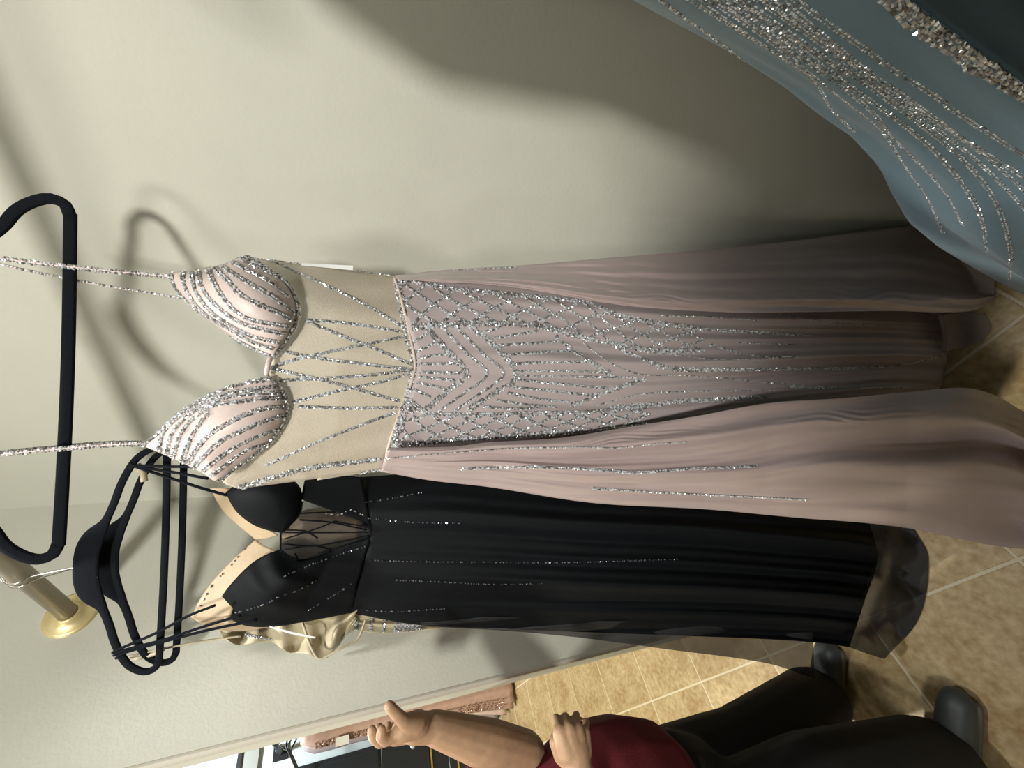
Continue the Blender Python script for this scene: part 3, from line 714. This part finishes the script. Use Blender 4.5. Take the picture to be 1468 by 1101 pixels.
strand([(350, 910), (368, 913), (390, 916)], ['iv'], iv, M['bead'], **MID)
cord([(172, 944), (215, 934), (280, 921), (345, 912)], [1.045, 1.045, 1.04, 1.035], iv, M['ivory'], 0.0022)
cord([(172, 948), (200, 943), (225, 936), (235, 930)], [1.05, 1.05, 1.045, 1.04], iv, M['ivory'], 0.004)
cord([(433, 890), (440, 912), (448, 932), (457, 944), (468, 941), (490, 929), (512, 917), (520, 900), (524, 888)], [1.02, 1.01, 1.0, 1.0, 1.01, 1.03], iv, M['ivory'], 0.0026)
cord([(197, 666), (204, 676), (207, 690)], [1.04, 1.035, 1.03], iv, M['ivory'], 0.006)
q = P(np.array([386, 420, 453, 450, 418, 387]), np.array([897, 906, 913, 915, 909, 900]), np.array([0.985] * 6))
mesh_obj('paper_tag', q, [(0, 1, 4, 5), (1, 2, 3, 4)], M['tag'], iv, smooth=False, thick=0.0006)

# ------------------------------------------------------------------ dusty blue gown
bl = thing('evening_gown', 'dusty blue gown with dense silver bead lines, nearest on the right', 'gown')
AX, AY = 0.15, 0.45
prof = [(1.62, 0.10), (1.50, 0.135), (1.38, 0.125), (1.27, 0.112), (1.17, 0.119), (1.05, 0.122), (0.96, 0.128), (0.88, 0.138), (0.81, 0.144), (0.71, 0.163), (0.64, 0.186), (0.55, 0.212), (0.42, 0.232), (0.25, 0.250), (0.1, 0.264), (0.006, 0.272)]
NZ, NT = 100, 160
zs = np.interp(np.linspace(0, 1, NZ), np.linspace(0, 1, len(prof)), [a for a, _ in prof])
rs = np.interp(-zs, [-a for a, _ in prof], [b for _, b in prof])
th = np.linspace(0, 2 * math.pi, NT, endpoint=False)
amp = np.interp(zs, [0, 0.4, 0.8, 1.2], [0.012, 0.010, 0.004, 0.0])[:, None]
rr = rs[:, None] + amp * (np.sin(11 * th)[None, :] + 0.5 * np.sin(23 * th + 1)[None, :] - 0.6) 
V = np.stack([AX + rr * np.cos(th), AY + np.minimum(rr, 0.275) * np.sin(th), zs[:, None] * np.ones((1, NT))], -1).reshape(-1, 3)
F = grid_faces(NZ, NT, True)
SURF['bl'] = BVHTree.FromPolygons([Vector(v) for v in V], [tuple(int(i) for i in f) for f in F])
bsk = mesh_obj('gown_body', V, F, M['blue'], bl, thick=0.0015)
def zb(*p): return [(900 + a / 2.585, b / 2.585) for a, b in p]
BL = [((110, -20), (200, 48), (330, 140), (470, 248), (560, 318), (655, 378)),
      ((200, -30), (420, 108), (600, 222), (700, 300), (760, 400), (845, 488)),
      ((270, -30), (500, 122), (660, 250), (800, 362), (940, 475), (1050, 640), (1110, 720), (1170, 860)),
      ((310, -30), (560, 142), (720, 262), (900, 402), (1000, 520), (1130, 650), (1200, 740), (1245, 832)),
      ((350, -30), (620, 160), (780, 282), (960, 412), (1120, 540), (1240, 680), (1310, 800), (1335, 930)),
      ((400, -30), (680, 172), (850, 284), (1040, 422), (1200, 550), (1290, 640), (1370, 760), (1420, 940), (1415, 1035)),
      ((450, -30), (740, 172), (920, 312), (1100, 440), (1260, 560), (1400, 690), (1490, 790)),
      ((500, -30), (800, 202), (1000, 352), (1200, 482), (1360, 600), (1490, 720)),
      ((540, -30), (860, 232), (1060, 372), (1250, 510), (1490, 665)),
      ((590, -30), (780, 108), (900, 190), (980, 250), (1140, 352), (1230, 420), (1490, 585))]
for i, L in enumerate(BL):
    strand(zb(*L), ['bl'], bsk, **(MID if i in (0,) else dict(size=0.0012, pitch=0.0031, rows=2, jitter=0.2, width=0.0026)))
for o in (240, 295, 375, 470):
    strand(zb((o, -30), (o + 190, 105), (o + 330, 200), (o + 440, 280)), ['bl'], bsk, **THIN)
strand(zb((960, -30), (1060, 68), (1180, 152), (1300, 240), (1490, 355)), ['bl'], bsk, size=0.0019, pitch=0.0036, rows=4, jitter=0.25, width=0.0085)
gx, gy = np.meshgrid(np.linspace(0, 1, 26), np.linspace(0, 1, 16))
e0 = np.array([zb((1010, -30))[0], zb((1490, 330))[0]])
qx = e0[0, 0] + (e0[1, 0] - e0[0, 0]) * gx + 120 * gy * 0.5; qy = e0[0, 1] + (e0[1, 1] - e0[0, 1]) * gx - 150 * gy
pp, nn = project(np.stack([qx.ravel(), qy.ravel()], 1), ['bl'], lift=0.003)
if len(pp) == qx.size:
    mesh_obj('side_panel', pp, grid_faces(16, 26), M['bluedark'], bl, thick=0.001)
hanger('clothes_hanger', (AX, ROD_Y), ROD_Z - 0.165, np.array([0.2, 0.98, 0]), 'black velvet hanger above the dusty blue gown, out at the right', AX, rise=0.118)
for sgn in (-1, 1):
    v, fc = tube(crom([(AX + 0.1 * 0.2 * sgn, AY + 0.1 * sgn, 1.6), (AX + 0.13 * 0.2 * sgn, ROD_Y + 0.13 * sgn, 1.75), (AX + 0.14 * 0.2 * sgn, ROD_Y + 0.14 * sgn, ROD_Z - 0.12)], 20), 0.003, 8)
    mesh_obj('strap', v, fc, M['blue'], bl)

# ------------------------------------------------------------------ far room
cab = thing('cabinet', 'tall black cabinet with thin gold lines against the pale blue wall', 'cabinet')
CXF, CYE = XF + 0.15, 0.385
def part(name, bx, mat, parent, bev=0.0):
    o = mesh_obj(name, *box(*bx), mat, parent, smooth=False)
    if bev: bevel_obj(o, bev, 1)
    return o
part('carcass', (XF + 0.002, CXF, -0.95, CYE, 0.0, 1.98), M['cabinet'], cab, 0.004)
for z0, z1 in ((0.08, 0.48), (0.64, 1.02), (1.04, 1.93)):
    dr = part('drawer_front' if z0 < 1 else 'door', (CXF, CXF + 0.012, -0.93, CYE - 0.03, z0, z1), M['cabinet'], cab, 0.004)
part('gold_strip', (CXF + 0.0005, CXF + 0.010, -0.95, CYE, 0.615, 0.627), M['gold'], cab)
fr = [(CXF + 0.012, CXF + 0.017, -0.85, 0.20, 0.40, 0.412), (CXF + 0.012, CXF + 0.017, -0.85, 0.20, 0.13, 0.142), (CXF + 0.012, CXF + 0.017, 0.188, 0.20, 0.142, 0.40), (CXF + 0.012, CXF + 0.017, -0.85, -0.838, 0.142, 0.40)]
for b_ in fr: part('gold_inlay', b_, M['gold'], cab)
for y_, z_ in ((0.305, 0.77), (0.16, 0.95)):
    v, fc = lathe([(0.006, 0), (0.006, 0.014), (0.016, 0.020), (0.020, 0.030), (0.012, 0.040)], (CXF + 0.012, y_, z_), 'X', 10)
    mesh_obj('knob', v, fc, M['crystal'], cab, smooth=False)
fr_rail = thing('garment_rail', 'slim black garment rail fixed to the pale blue wall', 'rail')
RY, RZ = 0.515, 1.775
v, fc = tube([(XF + 0.004, RY, RZ), (-4.2, RY, RZ), (-3.2, RY, RZ)], 0.016, 10); mesh_obj('rod', v, fc, M['blackmetal'], fr_rail)
part('wall_plate', (XF, XF + 0.012, RY - 0.05, RY + 0.05, RZ - 0.055, RZ + 0.055), M['blackmetal'], fr_rail, 0.003)
v, fc = tube([(-3.2, RY, RZ), (-3.2, RY, 0.9), (-3.2, RY, 0.002)], 0.016, 10); mesh_obj('upright', v, fc, M['blackmetal'], fr_rail)
def far_gown(x, label, mat, half, bead, dy=0.0):
    t = thing('evening_gown', label, 'gown', 'gowns on the far rail')
    pf = [(1.60, 0.02), (1.52, 0.055), (1.38, 0.06), (1.25, 0.055), (1.1, 0.06), (0.7, 0.075), (0.35, 0.095), (0.03, half)]
    zz = np.linspace(1.60, 0.03, 40); r = np.interp(-zz, [-a for a, _ in pf], [b for _, b in pf])
    tt = np.linspace(0, 2 * math.pi, 48, endpoint=False)
    R = r[:, None] * (1 + 0.14 * np.sin(9 * tt + x * 7)[None, :] * np.clip(1.3 - zz, 0, 1)[:, None])
    V = np.stack([x + 0.5 * R * np.cos(tt), RY + dy + R * np.sin(tt), zz[:, None] * np.ones((1, 48))], -1).reshape(-1, 3)
    g = mesh_obj('gown_body', V, grid_faces(40, 48, True), mat, t, thick=0.0015)
    if bead:
        for k in range(10):
            a = math.radians(-120 + 9 * k)
            pz = np.linspace(1.5, 0.12, 90); pr = np.interp(-pz, [-q for q, _ in pf], [b for _, b in pf])
            p = np.stack([x + 0.6 * pr * np.cos(a) * 1.12, RY + dy + pr * np.sin(a) * 1.12, pz], 1)
            n = np.array([math.cos(a), math.sin(a), 0]) * np.ones((90, 1))
            v, fc = beads_along(p, n, 0.005, 0.014, 1, 0.4, 0.01); tag(mesh_obj('bead_strand', v, fc, M['beadrose'], g, smooth=False), kind='stuff')
    v, fc = tube(crom([(x, RY + dy - 0.17, 1.60), (x, RY + dy - 0.05, 1.665), (x, RY + dy, 1.69), (x, RY + dy + 0.05, 1.665), (x, RY + dy + 0.17, 1.60)], 30), 0.006, 8); mesh_obj('hanger_arm', v, fc, M['blackmetal'], t)
    v, fc = tube(crom([(x, RY + dy, 1.69), (x, RY + dy + 0.02, 1.74), (x, RY + 0.022, 1.775), (x, RY, 1.796), (x, RY - 0.02, 1.785)], 20), 0.0025, 6); mesh_obj('hanger_hook', v, fc, M['chrome'], t)
    return t
g1 = far_gown(-4.05, 'rose gold sequined gown on the far rail', M['rose'], 0.13, True, -0.045)
g2 = far_gown(-4.28, 'pale rose chiffon gown on the far rail beside the sequined gown', M['rosepale'], 0.16, False, -0.03)
g3 = far_gown(-4.58, 'mauve tulle gown at the wall end of the far rail', M['rosegrey'], 0.17, False, -0.03)
for t, x, y, z in ((g1, -4.0, 0.405, 1.33), (g2, -4.17, 0.42, 0.38)):
    part('price_tag', (x, x + 0.002, y - 0.025, y + 0.025, z - 0.045, z + 0.045), M['tag'], t)

# ------------------------------------------------------------------ unseen rail of gowns, added to shade the lower right
shade_rail = thing('garment_rail', 'unseen black garment rail added behind the viewer to hold the shading gowns', 'rail')
KX = 0.39
v, fc = tube([(KX, y_, 1.82) for y_ in np.linspace(-1.15, -0.24, 6)], 0.014, 12); mesh_obj('rod', v, fc, M['blackmetal'], shade_rail)
for y_ in (-1.15, -0.24):
    v, fc = tube([(KX, y_, 0.01), (KX, y_, 0.9), (KX, y_, 1.82)], 0.014, 12); mesh_obj('upright', v, fc, M['blackmetal'], shade_rail)
    v, fc = tube([(KX - 0.2, y_, 0.014), (KX, y_, 0.014), (KX + 0.2, y_, 0.014)], 0.013, 12); mesh_obj('foot', v, fc, M['blackmetal'], shade_rail)
def shade_gown(y, mat, label, ph):  # out-of-view gown, added only to block the main spotlight low on the right
    t = thing('evening_gown', label, 'gown', 'unseen gowns added for shade')
    t.location = (KX, y, 0)
    pf = [(1.71, 0.19, 0.018), (1.62, 0.17, 0.03), (1.50, 0.155, 0.035), (1.35, 0.14, 0.035), (1.1, 0.16, 0.042), (0.6, 0.19, 0.05), (0.05, 0.22, 0.055)]
    zz = np.linspace(1.71, 0.05, 40)
    rx = np.interp(-zz, [-a for a, _, _ in pf], [b for _, b, _ in pf]); ry = np.interp(-zz, [-a for a, _, _ in pf], [c for _, _, c in pf])
    tt = np.linspace(0, 2 * math.pi, 64, endpoint=False)
    w = 1 + 0.12 * np.sin(13 * tt + ph)[None, :] * np.clip(1.4 - zz, 0, 1)[:, None]
    V = np.stack([rx[:, None] * np.cos(tt) * w, ry[:, None] * np.sin(tt) * w, zz[:, None] * np.ones((1, 64))], -1).reshape(-1, 3)
    mesh_obj('gown_body', V, grid_faces(40, 64, True), mat, t, thick=0.0015)
    v, fc = tube(crom([(-0.19, 0, 1.715), (-0.06, 0, 1.765), (0, 0, 1.775), (0.06, 0, 1.765), (0.19, 0, 1.715)], 30), 0.006, 8); mesh_obj('hanger_arm', v, fc, M['velvet'], t)
    v, fc = tube(crom([(0, 0, 1.775), (0.016, 0, 1.80), (0.016, 0, 1.825), (0, 0, 1.8365), (-0.016, 0, 1.825)], 20), 0.002, 6); mesh_obj('hanger_hook', v, fc, M['chrome'], t)
for k, (mt, lb) in enumerate([('bluedark', 'unseen deep blue gown added on the shading rail'), ('rose', 'unseen rose gown added on the shading rail beside the deep blue one'), ('black', 'unseen black gown added on the shading rail'),
                              ('rosegrey', 'unseen mauve gown added on the shading rail'), ('ivory', 'unseen ivory gown added on the shading rail'), ('blue', 'unseen dusty blue gown added at the far end of the shading rail')]):
    shade_gown(-0.36 - 0.135 * k, M[mt], lb, k * 1.7)

# ------------------------------------------------------------------ person
def capsule_mesh(name, segs, voxel, mat, parent, smooth=6):
    V, F, off = [], [], 0
    for p0, r0, p1, r1 in segs:
        p0, p1 = np.array(p0, float), np.array(p1, float)
        ax = p1 - p0; L = np.linalg.norm(ax)
        ax = ax / L if L > 1e-9 else np.array([0, 0, 1.0]); 
        ref = np.array([1, 0, 0]) if abs(ax[0]) < 0.8 else np.array([0, 1, 0])
        u = np.cross(ax, ref); u /= np.linalg.norm(u); w = np.cross(ax, u)
        rings = []
        for a in (-80, -55, -28, 0): rings.append((p0 + ax * r0 * math.sin(math.radians(a)), r0 * math.cos(math.radians(a))))
        for a in (0, 28, 55, 80): rings.append((p1 + ax * r1 * math.sin(math.radians(a)), r1 * math.cos(math.radians(a))))
        S = 14
        for c, r in rings:
            for k in range(S):
                t_ = 2 * math.pi * k / S
                V.append(c + r * (math.cos(t_) * u + math.sin(t_) * w))
        for f in grid_faces(len(rings), S, True): F.append(tuple(int(i) + off for i in f[::-1]))
        F.append(tuple(off + i for i in range(S))); F.append(tuple(off + (len(rings) - 1) * S + i for i in range(S))[::-1])
        off += len(rings) * S
    o = mesh_obj(name, V, F, mat, None)
    m = o.modifiers.new('skin', 'REMESH'); m.mode = 'VOXEL'; m.voxel_size = voxel; m.use_smooth_shade = True
    m = o.modifiers.new('soft', 'SMOOTH'); m.factor = 0.5; m.iterations = smooth
    bpy.context.view_layer.update()
    me = bpy.data.meshes.new_from_object(o.evaluated_get(bpy.context.evaluated_depsgraph_get()))
    o.modifiers.clear(); old = o.data; o.data = me; bpy.data.meshes.remove(old)
    me.name = name
    me.polygons.foreach_set('use_smooth', [True] * len(me.polygons))
    if not me.materials: me.materials.append(mat)
    if parent: o.parent = parent
    return o
person = thing('person', 'person in a dark red top and black trousers raising one hand', 'person')
d_ = np.array([0.71, 0.704, 0]); q_ = np.array([-0.704, 0.71, 0])
HC = np.array([-1.10, -0.165, 0.0])
def B(f_, l_, z_): return HC + d_ * f_ + q_ * l_ + ZZ * z_
# far arm (left) and its raised hand; near arm (right) and its hand in front of the body
LS, LE, LW = B(-0.05, 0.15, 1.30), P(752, 1083, 0.755), P(622, 1043, 0.74)
RS, RE, RW = B(0.0, -0.165, 1.29), B(0.06, -0.20, 1.01), P(826, 1096, 0.60)
segs = [(B(0.02, 0, 0.88), 0.13, B(0.0, 0, 1.05), 0.115), (B(0.0, 0, 1.05), 0.115, B(0, 0, 1.22), 0.112), (B(0, -0.11, 1.26), 0.06, B(0, 0.11, 1.26), 0.06), (B(0, 0, 1.28), 0.06, B(0.015, 0, 1.40), 0.05),
        (B(0.03, 0, 1.46), 0.075, B(0.015, 0, 1.53), 0.088), (B(0.05, 0, 1.41), 0.045, B(0.06, 0, 1.45), 0.055), (B(0.105, 0, 1.462), 0.010, B(0.093, 0, 1.50), 0.007),
        (B(0.0, 0.085, 1.49), 0.016, B(-0.01, 0.09, 1.46), 0.012), (B(0.0, -0.085, 1.49), 0.016, B(-0.01, -0.09, 1.46), 0.012), (B(0.085, -0.02, 1.425), 0.009, B(0.085, 0.02, 1.425), 0.009),
        (B(0, 0.09, 0.86), 0.085, B(0.0, 0.10, 0.48), 0.055), (B(0, 0.10, 0.48), 0.052, B(-0.04, 0.115, 0.09), 0.036), (B(0, -0.09, 0.86), 0.085, B(0.02, -0.10, 0.48), 0.055), (B(0.02, -0.10, 0.48), 0.052, B(-0.02, -0.12, 0.09), 0.036),
        (LS, 0.050, LE, 0.040), (LE, 0.044, LE * 0.62 + LW * 0.38, 0.043), (LE * 0.62 + LW * 0.38, 0.043, LW, 0.0275),
        (RS, 0.050, RE, 0.040), (RE, 0.041, RE * 0.6 + RW * 0.4, 0.036), (RE * 0.6 + RW * 0.4, 0.036, RW, 0.026)]
def hand(palm, fingers, thumb):
    for a, ra, b, rb in palm: segs.append((a, ra, b, rb))
    for f_ in fingers + [thumb]:
        for i in range(len(f_) - 1):
            segs.append((f_[i][0], f_[i][1], f_[i + 1][0], f_[i + 1][1]))
# raised hand: palm edge-on, fingers curled, thumb stretched up
Q = lambda x, y, D: P(x, y, D)
palm = [(LW, 0.0245, Q(592, 1043, 0.735), 0.025), (Q(598, 1038, 0.725), 0.022, Q(577, 1046, 0.715), 0.019), (Q(592, 1046, 0.745), 0.020, Q(566, 1056, 0.735), 0.014), (Q(594, 1048, 0.77), 0.018, Q(567, 1058, 0.77), 0.013)]
fing = [[(Q(570, 1053, 0.712), 0.0105), (Q(553, 1061, 0.708), 0.0098), (Q(546, 1056, 0.704), 0.009), (Q(547, 1047, 0.706), 0.0082)],
        [(Q(566, 1056, 0.735), 0.0105), (Q(545, 1064, 0.735), 0.0098), (Q(535, 1056, 0.732), 0.009), (Q(533, 1047, 0.732), 0.0082)],
        [(Q(566, 1057, 0.757), 0.0100), (Q(548, 1062, 0.760), 0.0092), (Q(540, 1053, 0.762), 0.0086), (Q(543, 1043, 0.762), 0.0078)],
        [(Q(568, 1056, 0.777), 0.0092), (Q(556, 1056, 0.785), 0.0086), (Q(553, 1047, 0.788), 0.0078), (Q(557, 1040, 0.788), 0.0070)]]
thumb = [(Q(596, 1036, 0.715), 0.0185), (Q(579, 1034, 0.698), 0.0115), (Q(567, 1022, 0.694), 0.0096), (Q(558, 1012, 0.692), 0.0086)]
hand(palm, fing, thumb)
# near hand: back of the hand towards the viewer, fingers bent away
palm = [(RW, 0.0255, Q(822, 1070, 0.605), 0.024), (Q(812, 1075, 0.603), 0.020, Q(803, 1050, 0.607), 0.0135), (Q(820, 1075, 0.602), 0.021, Q(815, 1047, 0.605), 0.0140), (Q(828, 1075, 0.603), 0.020, Q(826, 1046, 0.607), 0.0135), (Q(834, 1076, 0.606), 0.018, Q(837, 1051, 0.612), 0.0120)]
fing = [[(Q(804, 1052, 0.607), 0.0090), (Q(799, 1038, 0.618), 0.0072), (Q(797, 1029, 0.632), 0.0068), (Q(797, 1030, 0.655), 0.0062)],
        [(Q(814, 1048, 0.605), 0.0092), (Q(811, 1036, 0.618), 0.0076), (Q(810, 1027, 0.632), 0.0070), (Q(811, 1029, 0.657), 0.0064)],
        [(Q(825, 1047, 0.607), 0.0092), (Q(826, 1034, 0.620), 0.0076), (Q(826, 1025, 0.634), 0.0070), (Q(827, 1028, 0.657), 0.0063)],
        [(Q(836, 1052, 0.612), 0.0085), (Q(840, 1042, 0.622), 0.0068), (Q(841, 1034, 0.634), 0.0064), (Q(841, 1037, 0.652), 0.0058)]]
thumb = [(Q(806, 1082, 0.615), 0.016), (Q(796, 1064, 0.628), 0.0110), (Q(799, 1050, 0.645), 0.0095), (Q(804, 1043, 0.655), 0.0082)]
hand(palm, fing, thumb)
body = capsule_mesh('body', segs, 0.0032, M['skin'], person, 3)
# clothing
sh = [(B(0.045, 0, 0.84), 0.165, B(0.05, 0, 0.91), 0.165), (B(0.05, 0, 0.91), 0.165, B(0.0, 0, 1.08), 0.130), (B(0.0, 0, 1.08), 0.130, B(0.0, 0, 1.22), 0.128), (B(0, -0.13, 1.27), 0.068, B(0, 0.13, 1.27), 0.068), (B(0.0, -0.06, 0.86), 0.14, B(0.0, 0.06, 0.86), 0.14),
      (LS, 0.060, LS * 0.2 + LE * 0.8, 0.050), (RS, 0.060, RS * 0.25 + RE * 0.75, 0.056), (B(0, 0, 1.28), 0.08, B(0.01, 0, 1.32), 0.062)]
capsule_mesh('top', sh, 0.008, M['red'], person, 8)
tr = [(B(0.02, 0, 0.84), 0.150, B(0.0, 0, 0.72), 0.150), (B(0.0, 0.06, 0.78), 0.11, B(0.0, 0.07, 0.45), 0.090), (B(0.0, 0.07, 0.45), 0.090, B(0.0, 0.112, 0.100), 0.090), (B(0.0, -0.085, 0.78), 0.12, B(0.05, -0.12, 0.45), 0.118), (B(0.05, -0.12, 0.45), 0.118, B(0.04, -0.15, 0.105), 0.10)]
capsule_mesh('trousers', tr, 0.008, M['trousers'], person, 8)
for l_, fo in ((0.12, -0.02), (-0.16, 0.03)):
    s_ = [(B(fo - 0.03, l_, 0.045), 0.043, B(fo + 0.07, l_, 0.042), 0.040), (B(fo + 0.07, l_, 0.042), 0.040, B(fo + 0.15, l_ , 0.036), 0.034)]
    so = capsule_mesh('shoe', s_, 0.006, M['shoe'], person, 6)
    s2 = [(B(fo - 0.03, l_, 0.0165), 0.0165, B(fo + 0.15, l_, 0.0165), 0.0165), (B(fo - 0.03, l_ + 0.022, 0.0165), 0.0165, B(fo + 0.15, l_ + 0.022, 0.0165), 0.0165), (B(fo - 0.03, l_ - 0.022, 0.0165), 0.0165, B(fo + 0.15, l_ - 0.022, 0.0165), 0.0165)]
    capsule_mesh('sole', s2, 0.005, M['sole'], so, 3)
hr = [(B(0.0, 0, 1.550), 0.092, B(-0.03, 0, 1.50), 0.097), (B(0.045, 0.02, 1.572), 0.050, B(0.0, -0.03, 1.58), 0.065), (B(0.04, 0.06, 1.555), 0.035, B(0.0, 0.078, 1.50), 0.028), (B(0.04, -0.06, 1.555), 0.035, B(0.0, -0.078, 1.50), 0.028), (B(-0.035, 0, 1.50), 0.085, B(-0.06, 0, 1.34), 0.06), (B(-0.02, 0.07, 1.49), 0.03, B(-0.03, 0.075, 1.34), 0.025), (B(-0.02, -0.07, 1.49), 0.03, B(-0.03, -0.075, 1.34), 0.025)]
capsule_mesh('hair', hr, 0.006, M['hair'], person, 5)
for l_ in (-0.031, 0.031):
    c_ = B(0.0905, l_, 1.497)
    v, fc = lathe([(0.0, -0.0085), (0.006, -0.006), (0.0085, 0.0), (0.006, 0.006), (0.0005, 0.0085)], tuple(c_), 'Z', 12)
    ey = mesh_obj('eye', v, fc, M['tag'], person)
    v, fc = lathe([(0.0, -0.0042), (0.003, -0.003), (0.0042, 0.0), (0.003, 0.003), (0.0003, 0.0042)], tuple(c_ + d_ * 0.0055), 'Z', 12)
    mesh_obj('iris', v, fc, M['hair'], ey)
